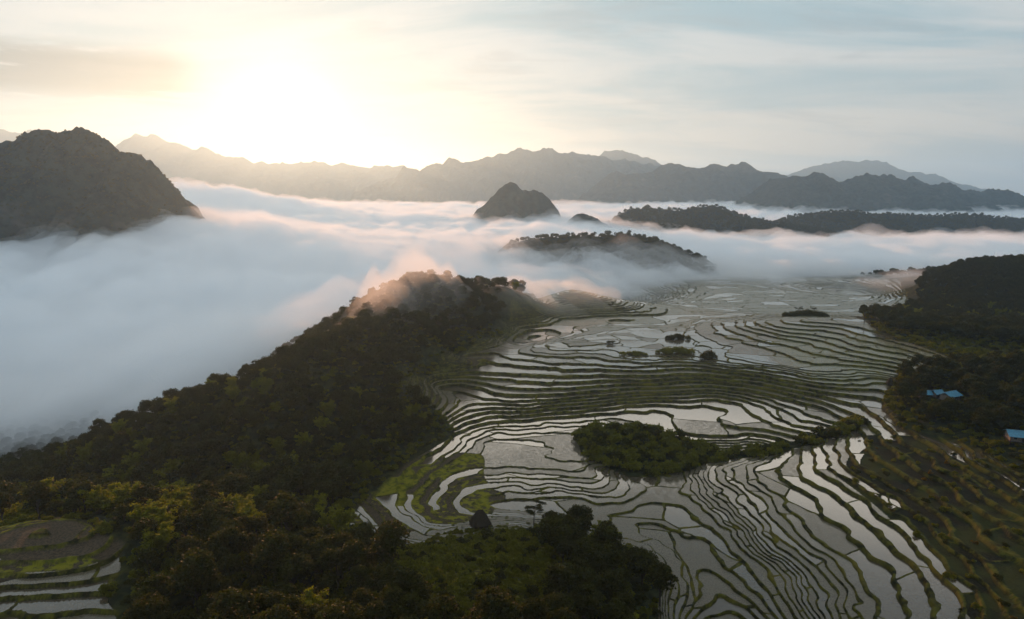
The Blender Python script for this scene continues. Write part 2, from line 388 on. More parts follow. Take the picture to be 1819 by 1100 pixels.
# ------------------------------------------------------------------ materials
m_ground, q, out = material('ground')
pos = q.n('ShaderNodeNewGeometry').outputs['Position']
n1 = q.noise(pos, .35, 5, .6); n2 = q.noise(pos, .06, 4, .55); n3 = q.noise(pos, 1.6, 4, .65)
grass = q.mix(q.mr(n1, .38, .62), rgb(.010, .011, .003), rgb(.080, .072, .008))
grass = q.mix(q.mr(n3, .55, .70), grass, rgb(.055, .034, .015))
forestc = q.mix(q.mr(n1, .4, .6), rgb(.010, .012, .005), rgb(.030, .032, .010))
bed = q.mix(q.mr(n3, .4, .6), rgb(.040, .030, .018), rgb(.078, .055, .034))
moss = q.mix(q.mr(n1, .35, .6), rgb(.06, .062, .005), rgb(.16, .14, .010))
mossf = q.math('MULTIPLY', q.mr(q.math('ADD', n1, q.math('MULTIPLY', q.math('SUBTRACT', attr(q, 'rnd'), .5), .6)), .62, .66), attr(q, 'dry'))
rice = q.mix(q.mr(n3, .4, .6), rgb(.006, .006, .003), rgb(.018, .016, .007))
rice = q.mix(q.mr(n2, .45, .6), rice, q.mix(n3, rgb(.012, .015, .004), rgb(.045, .045, .009)))
flat = q.mix(attr(q, 'dry'), rice, bed)
flat = q.mix(mossf, flat, moss)
grass = q.mix(q.math('MULTIPLY', q.mr(n2, .52, .66), .7), grass, rgb(.11, .085, .012))
wallc = q.mix(q.math('MULTIPLY', attr(q, 'dry'), q.mr(n2, .4, .6)), grass, moss)
tcol = q.mix(attr(q, 'wall'), flat, wallc)
wv = q.n('ShaderNodeTexWave'); wv.bands_direction = 'Y'; q.put(wv.inputs['Vector'], pos); wv.inputs['Scale'].default_value = .10; wv.inputs['Distortion'].default_value = 9; wv.inputs['Detail'].default_value = 4; wv.inputs['Detail Scale'].default_value = .6
meadow = q.mix(q.mr(wv.outputs['Fac'], .2, .8), rgb(.035, .030, .006), rgb(.115, .100, .010))
meadow = q.mix(q.mr(n3, .5, .66), meadow, rgb(.05, .032, .010))
forestc = q.mix(attr(q, 'meadow'), forestc, meadow)
colr = q.mix(attr(q, 'terr'), forestc, tcol)
b = q.n('ShaderNodeBump'); b.inputs['Strength'].default_value = .6; b.inputs['Distance'].default_value = .3
q.put(b.inputs['Height'], n3)
p = principled(q, out, colr, .95, .1); q.L.new(b.outputs[0], p.inputs['Normal'])

attrs = {'terr': ('POINT', EDG), 'wall': ('POINT', WALL), 'dry': ('POINT', np.clip(np.maximum(sstep(.3, .7, dry), sstep(.3, .6, dryl)), 0, 1)), 'rnd': ('POINT', CID), 'meadow': ('POINT', sstep(.2, .6, sample(FRONTGRASS, X_, Y_, False)) + .45 * sample(OPENS, X_, Y_, False))}
tag(new_mesh('ground', V, FQ, m_ground, attrs=attrs), 'terraced valley ground with grassy bunds', None, None, 'structure')

# paddy water: one level sheet per terrace, its shore is where the banks rise out of it
NRr, NCc = R_.shape
ok = (EDG > .75) & ~DRYP
def c4(a): return np.stack([a[:-1, :-1], a[:-1, 1:], a[1:, 1:], a[1:, :-1]], -1)
k4 = c4(KK); kmin = k4.min(-1); okc = c4(ok & (WALL < 2)).all(-1) & (rr[:-1, None] < 1090)
z4 = c4(Z_); lowest = z4.min(-1); wl = LV[kmin]
okc &= lowest < wl
vid = c4(np.arange(NRr * NCc).reshape(NRr, NCc))[okc]; kc = kmin[okc]
key = vid * 128 + kc[:, None]
uk, inv = np.unique(key.ravel(), return_inverse=True)
ov = uk // 128; ok_ = uk % 128
WV = np.stack([X_.ravel()[ov], Y_.ravel()[ov], LV[ok_]], -1)
wc = CID.ravel()[ov]
gcol = (np.maximum(grn, .5 * sstep(480, 600, R_)) - .4 * sample(CLEARW, X_, Y_, False)).ravel()[ov]; dcol = drk.ravel()[ov]; dist = R_.ravel()[ov]

m_water, q, out = material('paddy_water')
pos = q.n('ShaderNodeNewGeometry').outputs['Position']
a1 = q.noise(pos, .55, 5, .62); a2 = q.noise(pos, .045, 3, .5); a3 = q.noise(pos, 2.2, 3, .7)
rnd = attr(q, 'rnd'); gr = attr(q, 'green')
pl_ = q.math('ADD', q.math('ADD', rnd, q.math('MULTIPLY', gr, .6)), q.math('MULTIPLY', q.math('SUBTRACT', a2, .5), .5))
plant = q.mr(pl_, .34, .62)                                  # how much of the water is hidden by seedlings
speck = q.mr(q.math('ADD', a3, q.math('MULTIPLY', a1, .35)), .50, .80)
cov = q.math('MULTIPLY', plant, q.math('MULTIPLY_ADD', speck, .80, .14))
mud = q.mix(a1, rgb(.050, .037, .022), rgb(.095, .070, .045))
bm = q.n('ShaderNodeBump'); bm.inputs['Strength'].default_value = .12; bm.inputs['Distance'].default_value = .08; q.put(bm.inputs['Height'], a3)
wp = q.n('ShaderNodeBsdfPrincipled'); q.put(wp.inputs['Base Color'], mud); wp.inputs['Roughness'].default_value = .10; wp.inputs['IOR'].default_value = 1.75
q.L.new(bm.outputs[0], wp.inputs['Normal'])
seed = q.n('ShaderNodeBsdfPrincipled'); q.put(seed.inputs['Base Color'], q.mix(gr, rgb(.105, .082, .048), rgb(.105, .100, .030))); seed.inputs['Roughness'].default_value = .7
seed.inputs['Specular IOR Level'].default_value = .4
mx = q.n('ShaderNodeMixShader'); q.put(mx.inputs[0], cov); q.L.new(wp.outputs[0], mx.inputs[1]); q.L.new(seed.outputs[0], mx.inputs[2]); q.L.new(mx.outputs[0], out.inputs[0])
tag(new_mesh('paddy_water', WV, inv.reshape(-1, 4), m_water, smooth=False, attrs={'rnd': ('POINT', wc), 'green': ('POINT', gcol)}), 'flooded paddy water', None, None, 'structure')

# ------------------------------------------------------------------ hills and mountains, each a solid height field
m_hill, q, out = material('wooded_rock')
pos = q.n('ShaderNodeNewGeometry').outputs['Position']
h1 = q.noise(pos, .05, 6, .65); h2 = q.noise(pos, .008, 4, .6)
hc = q.mix(q.mr(h1, .35, .65), rgb(.008, .014, .014), rgb(.026, .038, .032))
hc = q.mix(q.mr(h2, .60, .72), hc, rgb(.060, .058, .050))
b = q.n('ShaderNodeBump'); b.inputs['Strength'].default_value = 1; b.inputs['Distance'].default_value = 4; q.put(b.inputs['Height'], h1)
p = principled(q, out, hc, .95, .05); q.L.new(b.outputs[0], p.inputs['Normal'])

HILLS = {}
def hill(name, D, prof, w, base=-60, step=6, lump=0.0, lumpsc=10, spur=.25, drop=0.0, label='', seed=1, back=1.0):
    prof = np.array(prof, float); px, pz = at_y(prof[:, 0], prof[:, 1], D)
    pz = pz - drop
    x = np.arange(px[0] - w * .5, px[-1] + w * .5, step); y = np.arange(D - w, D + w * back + step, step)
    X, Y = np.meshgrid(x, y)
    v = (Y - D) / np.where(Y < D, w, w * back)
    Xw = X + spur * w * fbm(X, Y, w * .7, 3, seed + 50) * np.clip(np.abs(v) * 3 - .7, 0, 1)
    def top(xx): return np.interp(xx, np.concatenate([[px[0] - w * .5], px, [px[-1] + w * .5]]), np.concatenate([[base], pz, [base]]))
    T = top(Xw)
    kn = 1 - np.abs(fbm(Xw, Xw * 0 + seed * 9.7, D * .034, 3, seed + 70)) * 3.2        # rounded knobs and notches along the crest
    T = T + (4.5 if D > 1100 and name == 'mountain' else 1.5) * D / F_PX * np.clip(kn, -1, 1) * np.clip((T - base) / 60, 0, 1) - (2.0 * D / F_PX if name == 'mountain' else 0)
    # rounded cross section with spurs running down the flanks
    vv = np.clip(np.abs(v) * (1 + spur * 1.6 * fbm(X, Y * .35, w * .30, 4, seed)), 0, 1)
    sh = np.sqrt(np.clip(1 - vv ** 2, 0, 1)) * .42 + (1 - vv ** .85) * .58
    Z = base + (T - base) * sh
    hgt = np.maximum(T.max() - base, 1)
    Z = Z + hgt * .05 * spur * 4 * fbm(X, Y, w * .12, 4, seed + 9) * np.clip(np.abs(v) * 4, 0, 1) + lump * np.abs(fbm(X, Y, lumpsc, 3, seed + 20)) * 1.6 - lump * .4
    Z = np.maximum(Z, base)
    Z[0, :] = Z[-1, :] = base - 30; Z[:, 0] = Z[:, -1] = base - 30
    Vh = np.stack([X, Y, Z], -1).reshape(-1, 3)
    o = new_mesh(name, Vh, grid_faces(*X.shape), m_hill)
    tag(o, label, None, None, 'structure')
    HILLS[label] = (x, y, Z)
    return o
KL = [(-90, 262), (-40, 262), (0, 254), (15, 249), (35, 240), (65, 229), (100, 227), (145, 228), (170, 236), (190, 249), (205, 263), (213, 269), (222, 266), (245, 268), (265, 281), (285, 301), (300, 321), (315, 339), (325, 351), (332, 363), (350, 400)]
hill('mountain', 1150, KL, 240, -40, 3.2, 5, 9, .22, 2, 'steep dark forested limestone mountain rising from mist', 3)
hill('mountain', 9500, [(-120, 240), (-40, 236), (0, 229), (25, 227), (45, 232), (60, 226), (80, 236), (140, 250), (200, 275)], 900, -60, 26, 12, 60, .2, 0, 'pale blue peak behind the dark forested mountain', 4)
hill('mountain', 9000, [(150, 300), (195, 270), (215, 255), (240, 240), (270, 240), (300, 250), (330, 262), (342, 266), (355, 263), (370, 262), (400, 275), (440, 285), (480, 291), (520, 291), (560, 285), (590, 295), (610, 288), (640, 293), (660, 297), (690, 290), (710, 293), (740, 302), (790, 320)], 1300, -60, 20, 14, 60, .25, 0, 'golden backlit mountain range under the sun', 5)
hill('mountain', 7200, [(612, 372), (640, 350), (660, 331), (690, 316), (705, 311), (715, 298), (730, 297), (745, 302), (757, 296), (775, 290), (785, 293), (800, 281), (820, 284), (850, 285), (865, 280), (885, 275), (900, 270), (925, 263), (945, 269), (975, 263), (990, 270), (1000, 273), (1020, 270), (1060, 274), (1100, 281), (1140, 288), (1180, 292), (1220, 305), (1300, 330), (1400, 350)], 900, -60, 13, 12, 45, .28, 0, 'long blue grey mountain ridge in the middle distance', 6)
hill('mountain', 9400, [(1000, 310), (1050, 277), (1075, 266), (1105, 268), (1140, 277), (1165, 280), (1190, 293), (1260, 320)], 600, -60, 20, 12, 60, .2, 0, 'faint pale summit behind the long blue ridge', 7)
hill('mountain', 5000, [(1000, 375), (1030, 351), (1060, 327), (1085, 309), (1095, 304), (1108, 310), (1120, 308), (1140, 308), (1150, 303), (1180, 293), (1205, 287), (1225, 292), (1245, 299), (1270, 291), (1280, 295), (1290, 294), (1310, 290), (1330, 290), (1345, 300), (1370, 304), (1385, 311), (1400, 314), (1450, 322), (1500, 335), (1580, 360)], 650, -60, 9, 9, 30, .28, 0, 'blue karst mountain with rounded knobs', 8)
hill('mountain', 3600, [(1300, 368), (1340, 338), (1370, 320), (1400, 316), (1430, 308), (1445, 304), (1465, 310), (1490, 323), (1520, 316), (1545, 308), (1570, 310), (1590, 311), (1610, 319), (1620, 314), (1640, 322), (1665, 329), (1680, 326), (1710, 335), (1745, 343), (1757, 337), (1790, 340), (1819, 352), (1870, 360), (1960, 375)], 480, -60, 7.5, 8, 24, .28, 0, 'deep teal mountain range at the edge of the valley', 9)
hill('mountain', 12000, [(1350, 330), (1400, 312), (1440, 298), (1480, 287), (1520, 284), (1560, 286), (1600, 297), (1650, 308), (1700, 322), (1740, 336), (1800, 350)], 1300, -60, 30, 12, 80, .15, 0, 'broad pale volcano-like peak on the horizon', 10)
hill('mountain', 2000, [(838, 382), (862, 360), (880, 345), (895, 331), (905, 325), (917, 329), (928, 341), (935, 337), (950, 335), (965, 343), (978, 358), (990, 375)], 120, -30, 4, 4, 12, .15, 0, 'small twin peaked dark karst rising out of mist', 11)
hill('hill', 1800, [(1000, 398), (1020, 380), (1035, 377), (1052, 383), (1085, 400)], 90, -10, 4, 3, 12, .15, 3, 'tiny wooded crest poking through the mist', 12)
hill('hill', 1900, [(1070, 405), (1085, 394), (1100, 381), (1120, 370), (1150, 369), (1180, 371), (1210, 373), (1240, 368), (1265, 366), (1290, 371), (1320, 382), (1350, 390), (1400, 398), (1450, 405), (1480, 414), (1530, 432)], 200, -30, 5, 2, 10, .3, 2, 'long dark wooded hill above the mist band', 13)
hill('hill', 2100, [(1360, 405), (1400, 386), (1430, 381), (1480, 376), (1530, 376), (1580, 379), (1620, 382), (1700, 381), (1760, 384), (1819, 390), (1960, 400)], 190, -30, 6, 2, 10, .3, 2, 'low dark wooded plateau under the teal mountains', 14)
hill('hill', 1100, [(862, 485), (890, 447), (905, 433), (930, 424), (960, 420), (1000, 418), (1050, 417), (1100, 413), (1130, 415), (1160, 422), (1200, 436), (1230, 449), (1255, 463), (1285, 487)], 110, -20, 4, 1.5, 10, .25, 2, 'wooded hill ringed by mist in the middle of the valley', 15)

# ------------------------------------------------------------------ air: haze box and the sea of mist (bodies of even density, nested so their edges are soft)
def vol_mat(name, col, dens, g):
    m, q, out = material(name)
    v = q.n('ShaderNodeVolumePrincipled'); v.inputs['Color'].default_value = rgb(*col); v.inputs['Density'].default_value = dens; v.inputs['Anisotropy'].default_value = g
    q.L.new(v.outputs[0], out.inputs['Volume']); m.cycles.homogeneous_volume = True
    return m
def box(name, x0, x1, y0, y1, z0, z1, mat):
    Vb = [(x, y, z) for z in (z0, z1) for y in (y0, y1) for x in (x0, x1)]
    Fb = [(0, 2, 3, 1), (4, 5, 7, 6), (0, 1, 5, 4), (2, 6, 7, 3), (0, 4, 6, 2), (1, 3, 7, 5)]
    return new_mesh(name, Vb, Fb, mat, smooth=False)
HAZE = 0.8e-4
tag(box('haze', -20500, 20500, -20500, 20600, -110, 930, vol_mat('haze', (.49, .76, 1.0), HAZE, .62)), 'thin morning haze filling the valley air', None, None, 'stuff')

MCP = np.array([  # photo px, py, distance of the top of the mist
    (-150, 760, 390), (0, 745, 395), (120, 740, 400), (200, 720, 410), (400, 640, 440), (550, 570, 500), (0, 650, 520), (-200, 620, 560), (0, 560, 680), (300, 560, 640), (620, 510, 700), (-200, 450, 850), (0, 470, 820), (0, 428, 960), (150, 392, 1040), (300, 374, 1150),
    (250, 460, 850), (330, 338, 2300), (400, 345, 2300), (450, 350, 2350), (560, 366, 2700), (700, 367, 3100), (900, 367, 3300), (1100, 367, 3300), (1350, 376, 3000), (1800, 384, 3000), (900, 410, 1450), (700, 420, 1300), (500, 400, 1600), (800, 470, 800),
    (1000, 400, 1550), (1150, 410, 1500), (1300, 425, 1500), (1150, 432, 1300), (1200, 404, 1680), (1400, 425, 1750), (1500, 425, 1850), (1700, 425, 1850), (1850, 425, 1850), (940, 486, 800), (1000, 476, 860), (1100, 463, 940), (1200, 465, 980), (1250, 440, 1250), (1300, 430, 1300), (1400, 424, 1400), (1500, 420, 1450), (1650, 420, 1450), (1819, 422, 1400), (1300, 500, 900), (1500, 480, 1020), (1819, 475, 1000), (1700, 480, 1000),
    (1100, 600, 700), (1300, 590, 740), (1500, 580, 770), (1650, 560, 800), (1000, 600, 650), (1000, 505, 740), (1100, 515, 790), (1300, 515, 860), (1500, 512, 900), (2100, 440, 1300), (2100, 390, 2800), (-300, 410, 1100), (-300, 370, 2800)], float)
mxx, mzz = at_y(MCP[:, 0], MCP[:, 1], MCP[:, 2])
MP = np.stack([mxx, MCP[:, 2], mzz], -1)
msol, msxy = tps_fit(np.concatenate([MP, np.array([(-2500, 3600, 60), (0, 3900, 60), (2500, 3600, 60), (-2500, 800, 20), (2500, 900, 10), (-900, 380, -10)], float)]), 20.0)
def mist_layer(name, off, dens, seed, col=(1.0, .997, .992), g=.30, amp=1.0, label='', inner=0):
    x = np.arange(-2600, 2601, 13.0); y = np.concatenate([np.arange(330, 1500, 7.0), np.arange(1500, 3900, 20.0)])
    X, Y = np.meshgrid(x, y)
    Z = tps_eval(msol, msxy, X, Y); Z = np.clip(Z, -90, 130)
    streak = fbm(X + .35 * Y, Y * 1.5, 420, 4, seed)
    bil = np.abs(fbm(X, Y, 130, 4, seed + 3)) ; fine = fbm(X, Y * 1.2, 55, 3, seed + 7)
    Z = Z + 26 * np.exp(-((X + 900 - (Y - 2300) * .2) / 260) ** 2 - ((Y - 2300) / 130) ** 2) * (.4 + 1.2 * np.abs(fbm(X, Y, 150, 3, 5)) * 2)
    Z = Z + amp * (15 * streak + 34 * (bil - .2) + 12 * (np.abs(fine) * 2 - .4)) - off
    base = -75.0
    ed = np.minimum.reduce([X + 2600, 2600 - X, (Y - 330) * 1.5, 3900 - Y]); Z = base + (Z - base) * sstep(0, 130, ed)
    Z = np.maximum(Z, base + .5)
    n = X.size; Vt = np.stack([X, Y, Z], -1).reshape(-1, 3); Vb = Vt.copy(); Vb[:, 2] = base
    nr, nc = X.shape; f = grid_faces(nr, nc); fb = f[:, ::-1] + n
    i = np.arange(n).reshape(nr, nc); rim = np.concatenate([i[0, :], i[1:, -1], i[-1, -2::-1], i[-2:0:-1, 0]]); nx = np.roll(rim, -1)
    sd_ = np.stack([rim, rim + n, nx + n, nx], -1)
    o = new_mesh(name, np.concatenate([Vt, Vb]), np.concatenate([f, fb, sd_]), vol_mat(name, col, dens, g))
    return tag(o, label, None, None, 'stuff')
mist_layer('mist', 0, .006, 101, label='thin upper veil of the sea of mist')
mist_layer('mist', 8, .013, 131, label='middle layer of the sea of mist')
mist_layer('mist', 18, .02, 161, label='dense body of the sea of mist')
mist_layer('mist', 34, .020, 191, amp=.8, label='deepest part of the sea of mist')
# ------------------------------------------------------------------ vegetation
def leaf_mat(name, c0, c1, c2, trans=.35):
    m, q, out = material(name)
    oi = q.n('ShaderNodeObjectInfo').outputs['Random']
    v = attr(q, 'tone')
    c = q.mix(v, rgb(*c0), rgb(*c1))
    c = q.mix(q.mr(oi, .45, 1.0), c, rgb(*c2))
    p = q.n('ShaderNodeBsdfPrincipled'); q.put(p.inputs['Base Color'], c); p.inputs['Roughness'].default_value = .6; p.inputs['Specular IOR Level'].default_value = .1
    t = q.n('ShaderNodeBsdfTranslucent'); q.put(t.inputs[0], q.mix(.6, c, rgb(c1[0] * 1.7, c1[1] * 2.1, c1[2] * .6)))
    x = q.n('ShaderNodeMixShader'); x.inputs[0].default_value = trans
    q.L.new(p.outputs[0], x.inputs[1]); q.L.new(t.outputs[0], x.inputs[2]); q.L.new(x.outputs[0], out.inputs[0])
    return m
M_LEAF = leaf_mat('broadleaf', (.006, .006, .0015), (.050, .046, .005), (.024, .022, .0035))
M_BAMB = leaf_mat('bamboo_leaf', (.030, .030, .004), (.20, .175, .010), (.10, .088, .006), .45)
M_FERN = leaf_mat('shrub_leaf', (.016, .018, .003), (.16, .14, .010), (.085, .078, .007), .45)
M_RUST = leaf_mat('rusty_leaf', (.06, .035, .008), (.16, .08, .012), (.10, .06, .01), .4)
m_bark, q, out = material('bark'); 
principled(q, out, q.mix(q.noise(q.n('ShaderNodeTexCoord').outputs['Object'], 3, 4, .6), rgb(.025, .019, .014), rgb(.07, .055, .042)), .9, .1)

def leaves(C, size, aspect, R, up=.25):
    """quads centred on C with random directions; size per leaf"""
    n = len(C); a = R.normal(size=(n, 3)); a[:, 2] *= .6; a /= np.linalg.norm(a, axis=1)[:, None]
    b_ = R.normal(size=(n, 3)); b_ -= (b_ * a).sum(1)[:, None] * a; b_ /= np.linalg.norm(b_, axis=1)[:, None]
    s = (size * R.uniform(.6, 1.3, n))[:, None]; A = a * s * .5 * aspect; B = b_ * s * .5
    Vq = np.stack([C - A * .9, C - B * .8 + A * .1, C + A, C + B * .8 + A * .1], 1).reshape(-1, 3)
    return Vq, np.arange(4 * n).reshape(-1, 4)
def tube(P, rads, ns=6):
    P = np.asarray(P, float); Vt = []; n = len(P)
    for i in range(n):
        d = P[min(i + 1, n - 1)] - P[max(i - 1, 0)]; d /= np.linalg.norm(d) + 1e-9
        u = np.cross(d, [.3, 1, .1]); u /= np.linalg.norm(u); v = np.cross(d, u)
        for j in range(ns):
            a = 2 * pi * j / ns; Vt.append(P[i] + rads[i] * (cos(a) * u + sin(a) * v))
    Fs = [(i * ns + j, i * ns + (j + 1) % ns, (i + 1) * ns + (j + 1) % ns, (i + 1) * ns + j) for i in range(n - 1) for j in range(ns)]
    return np.array(Vt), np.array(Fs)
def merge(parts):
    V = []; F = []; k = 0
    for v, f in parts: V.append(v); F.append(f + k); k += len(v)
    return np.concatenate(V), np.concatenate(F)
def crown_mesh(name, clumps, nleaf, lsize, aspect, mat, seed, flat=1.0):
    """clumps: (x, y, z, radius). Leaves sit on and just inside lumpy shells so gaps stay open between clumps"""
    R = np.random.default_rng(seed); C = []; T = []
    for (x, y, z, r) in clumps:
        n = int(nleaf * (r ** 2)); d = R.normal(size=(n, 3)); d /= np.linalg.norm(d, axis=1)[:, None]
        d[:, 2] = np.where(d[:, 2] < -.25, -d[:, 2] * .6, d[:, 2])
        rad = r * R.uniform(.55, 1.08, n) ** .6 * (1 + .22 * np.sin(d[:, 0] * 6 + x) * np.cos(d[:, 1] * 7 + y))
        p_ = d * rad[:, None]; p_[:, 2] *= flat
        C.append(p_ + [x, y, z]); T.append(np.clip(R.uniform(.0, .55) + R.uniform(0, .5, n), 0, 1))
    C = np.concatenate(C); T = np.concatenate(T); Vq, Fq = leaves(C, np.full(len(C), lsize), aspect, R)
    me = new_mesh(name, Vq, Fq, mat, smooth=False, attrs={'tone': ('FACE', T)})
    return me
def empty(name, loc=(0, 0, 0)):
    o = bpy.data.objects.new(name, None); COL.objects.link(o); o.location = loc; o.empty_display_size = .5; return o
def broadleaf(seed, h=11, r=4.6, name='broadleaf_tree', mat=None, nleaf=62, ls=.50):
    R = np.random.default_rng(seed); root = empty(name); cl = []
    for i in range(26):
        a = R.uniform(0, 2 * pi); e = R.uniform(-.35, 1); q_ = math.sqrt(max(0, 1 - e * e * .9)) * R.uniform(.35, 1)
        cl.append((r * .8 * q_ * cos(a), r * .8 * q_ * sin(a), h * .60 + e * h * .30, R.uniform(.9, 1.9) * r / 4.6))
    parts = [tube([(0, 0, -1.2), (.1, .05, h * .25), (.0, .2, h * .6)], [.32, .25, .14], 7)]
    for c in cl[::4]:
        parts.append(tube([(0.05, .1, h * .3), (c[0] * .5, c[1] * .5, h * .5), (c[0] * .9, c[1] * .9, c[2])], [.15, .09, .03], 5))
    v, f = merge(parts); new_mesh('trunk', v, f, m_bark, root)
    c = crown_mesh('crown', cl, nleaf, ls, 1.3, mat or M_LEAF, seed); c.parent = root
    return root
def bamboo(seed):
    R = np.random.default_rng(seed); root = empty('bamboo_clump'); parts = []; C = []
    for i in range(26):
        a = R.uniform(0, 2 * pi); ln = R.uniform(8, 13); lean = R.uniform(1.5, 5.0); b0 = R.uniform(0, 1.0)
        P = [np.array([cos(a) * (b0 + lean * t ** 2.2), sin(a) * (b0 + lean * t ** 2.2), ln * (t - .28 * t ** 4) - .8 * (t == 0)]) for t in np.linspace(0, 1, 7)]
        parts.append(tube(P, np.linspace(.07, .015, 7), 4)); P = np.array(P)
        n = 210; t = R.uniform(.30, 1, n) * 6; j = np.minimum(t.astype(int), 5); f_ = (t - j)[:, None]
        C.append(P[j] * (1 - f_) + P[j + 1] * f_ + R.normal(size=(n, 3)) * [.55, .55, .5] * (1.1 - .5 * (t / 6))[:, None])
    v, f = merge(parts); new_mesh('culms', v, f, m_bark, root)
    C = np.concatenate(C); Vq, Fq = leaves(C, np.full(len(C), .42), 2.3, R)
    o = new_mesh('foliage', Vq, Fq, M_BAMB, root, smooth=False, attrs={'tone': ('FACE', R.uniform(0, 1, len(C)))})
    return root
def spreading(seed, h=14):
    R = np.random.default_rng(seed); root = empty('spreading_tree'); parts = [tube([(0, 0, -1), (.2, 0, h * .4), (.1, .3, h * .75)], [.34, .26, .15], 7)]; cl = []
    for i in range(9):
        a = i * 2.4 + R.uniform(-.4, .4); L = R.uniform(1.8, 6.2); z = h * R.uniform(.66, 1.0)
        parts.append(tube([(.1, .1, z - h * .25), (cos(a) * L * .5, sin(a) * L * .5, z - h * .08), (cos(a) * L, sin(a) * L, z)], [.13, .08, .03], 5))
        for k_ in range(3): cl.append((cos(a) * L + R.normal() * .9, sin(a) * L + R.normal() * .9, z + .2 + R.uniform(-.2, .3), R.uniform(.9, 1.6)))
    v, f = merge(parts); new_mesh('trunk', v, f, m_bark, root)
    c = crown_mesh('crown', cl, 70, .42, 1.3, M_LEAF, seed, .42); c.parent = root
    return root
def palm(seed, h=9):
    R = np.random.default_rng(seed); root = empty('palm_tree')
    v, f = tube([(0, 0, -1), (.2, 0, h * .5), (.1, .1, h)], [.26, .19, .16], 8); new_mesh('trunk', v, f, m_bark, root)
    VV = []; k_ = 0; FF = []
    for i in range(20):
        a = i * 2.399; up = R.uniform(-.1, 1.0); L = 3.0
        for t in np.linspace(.15, 1, 16):
            r_ = L * t; z = h + up * r_ * .8 - .28 * r_ * r_ * .6
            c = np.array([cos(a) * r_, sin(a) * r_, z]); w_ = .75 * math.sin(pi * min(t * .9 + .1, 1)); s = np.array([-sin(a), cos(a), 0])
            for sg in (-1, 1):
                e = c + s * sg * w_ + np.array([cos(a) * .35, sin(a) * .35, -.25]); d = np.array([cos(a), sin(a), 0]) * .09
                VV += [c - d, c + d, e + d * .3, e - d * .3]; FF.append([k_, k_ + 1, k_ + 2, k_ + 3]); k_ += 4
    new_mesh('fronds', VV, FF, M_LEAF, root, smooth=False, attrs={'tone': ('FACE', R.uniform(0, 1, len(FF)))})
    return root
def shrub(seed, mat, name='shrub', r=1.6):
    R = np.random.default_rng(seed); root = empty(name)
    cl = [(R.normal() * r * .5, R.normal() * r * .5, r * R.uniform(.15, .7), r * R.uniform(.35, .6)) for _ in range(9)]
    P = [tube([(0, 0, -.4), (c[0] * .5, c[1] * .5, c[2] * .6), (c[0], c[1], c[2])], [.06, .04, .02], 4) for c in cl[:6]]
    v, f = merge(P); new_mesh('stems', v, f, m_bark, root)
    c = crown_mesh('foliage', cl, 240 / r, .34, 1.6, mat, seed); c.parent = root
    return root
def gz(x, y):
    x = np.atleast_1d(np.asarray(x, float)); y = np.atleast_1d(np.asarray(y, float)); return ground_height(x, y)[0]
def project(x, y, z):
    dz = z - CAMZ; d = y * CP - dz * SP; return 909.5 + F_PX * x / d, 550 - F_PX * (y * SP + dz * CP) / d, d
def copy_tree(root):
    c = root.copy(); COL.objects.link(c)
    for ch in root.children:
        d = ch.copy(); COL.objects.link(d); d.parent = c
    return c
USED = set()
def place(proto, x, y, s, rz, label, cat, group=None, dz=0.0, sz=None):
    if proto.name in USED: o = copy_tree(proto)
    else: o = proto; USED.add(proto.name)
    o.location = (x, y, float(gz(x, y)[0]) + dz); o.rotation_euler = (0, 0, rz); o.scale = (s, s, s * (sz or 1))
    for k in ('group',):
        if k in o: del o[k]
    return tag(o, label, cat, group)

PB = [broadleaf(1), broadleaf(2, 13, 4.2), broadleaf(3, 9, 5.0), broadleaf(4, 12, 4.8)]
PBAM = [bamboo(11), bamboo(12)]
PSP = [spreading(21), spreading(22, 12)]
PPALM = palm(31); PSH = [shrub(41, M_FERN), shrub(42, M_LEAF), shrub(43, M_FERN)]; PRUST = shrub(44, M_RUST, 'rusty_shrub', 1.2)

# where the woods stand
CLEAR = [hit(1810, 786) + (11,), hit(1684, 716) + (9,), hit(1641, 708) + (7,), hit(1664, 709) + (7,), hit(853, 930) + (8,), hit(945, 935) + (5,), hit(575, 668) + (7,)]
TREEM = 1 - np.clip(TERR * 3, 0, 1)
VALLEYFREE = mask_of([(1200, 525), (1350, 490), (1640, 490), (1615, 545), (1510, 556), (1400, 600), (1200, 600), (1090, 540)], 3)
def scatter(x0, x1, y0, y1, sp, seed, keep):
    R = np.random.default_rng(seed); xs, ys = np.meshgrid(np.arange(x0, x1, sp), np.arange(y0, y1, sp))
    xs = xs.ravel() + R.uniform(-.48, .48, xs.size) * sp; ys = ys.ravel() + R.uniform(-.48, .48, ys.size) * sp
    k_ = keep(xs, ys); return xs[k_], ys[k_]
def wood_keep(x, y):
    hs = np.ones(x.shape, bool)
    for hx_, hy_, hr_ in CLEAR:
        tt = np.clip((hx_ * (hx_ - x) + hy_ * (hy_ - y)) / math.hypot(hx_, hy_), 0, hr_ * 1.3); ux, uy = hx_ / math.hypot(hx_, hy_), hy_ / math.hypot(hx_, hy_)
        hs &= np.hypot(x - hx_ + ux * tt, y - hy_ + uy * tt) > hr_
    m = sample(TREEM, x, y, False); f = sample(FRONTGRASS, x, y, False); v = sample(VALLEYFREE, x, y, False); b_ = sample(BUSHY, x, y, False)
    return hs & (m > .9) & (f < .4) & (v < .4) & (sample(OPENS, x, y, False) < .5) & (b_ < .15) & (np.hypot(x, y) > 118)
tx, ty = scatter(-460, 520, 60, 760, 6.3, 5, wood_keep)
tz = gz(tx, ty); ppx, ppy, pd = project(tx, ty, tz + 8)
vis = (ppx > -120) & (ppx < 1940) & (ppy < 1190) & (pd > 0)
vis |= (np.hypot(tx, ty) > 230)
tx, ty, tz, ppx, ppy, pd = [a[vis] for a in (tx, ty, tz, ppx, ppy, pd)]
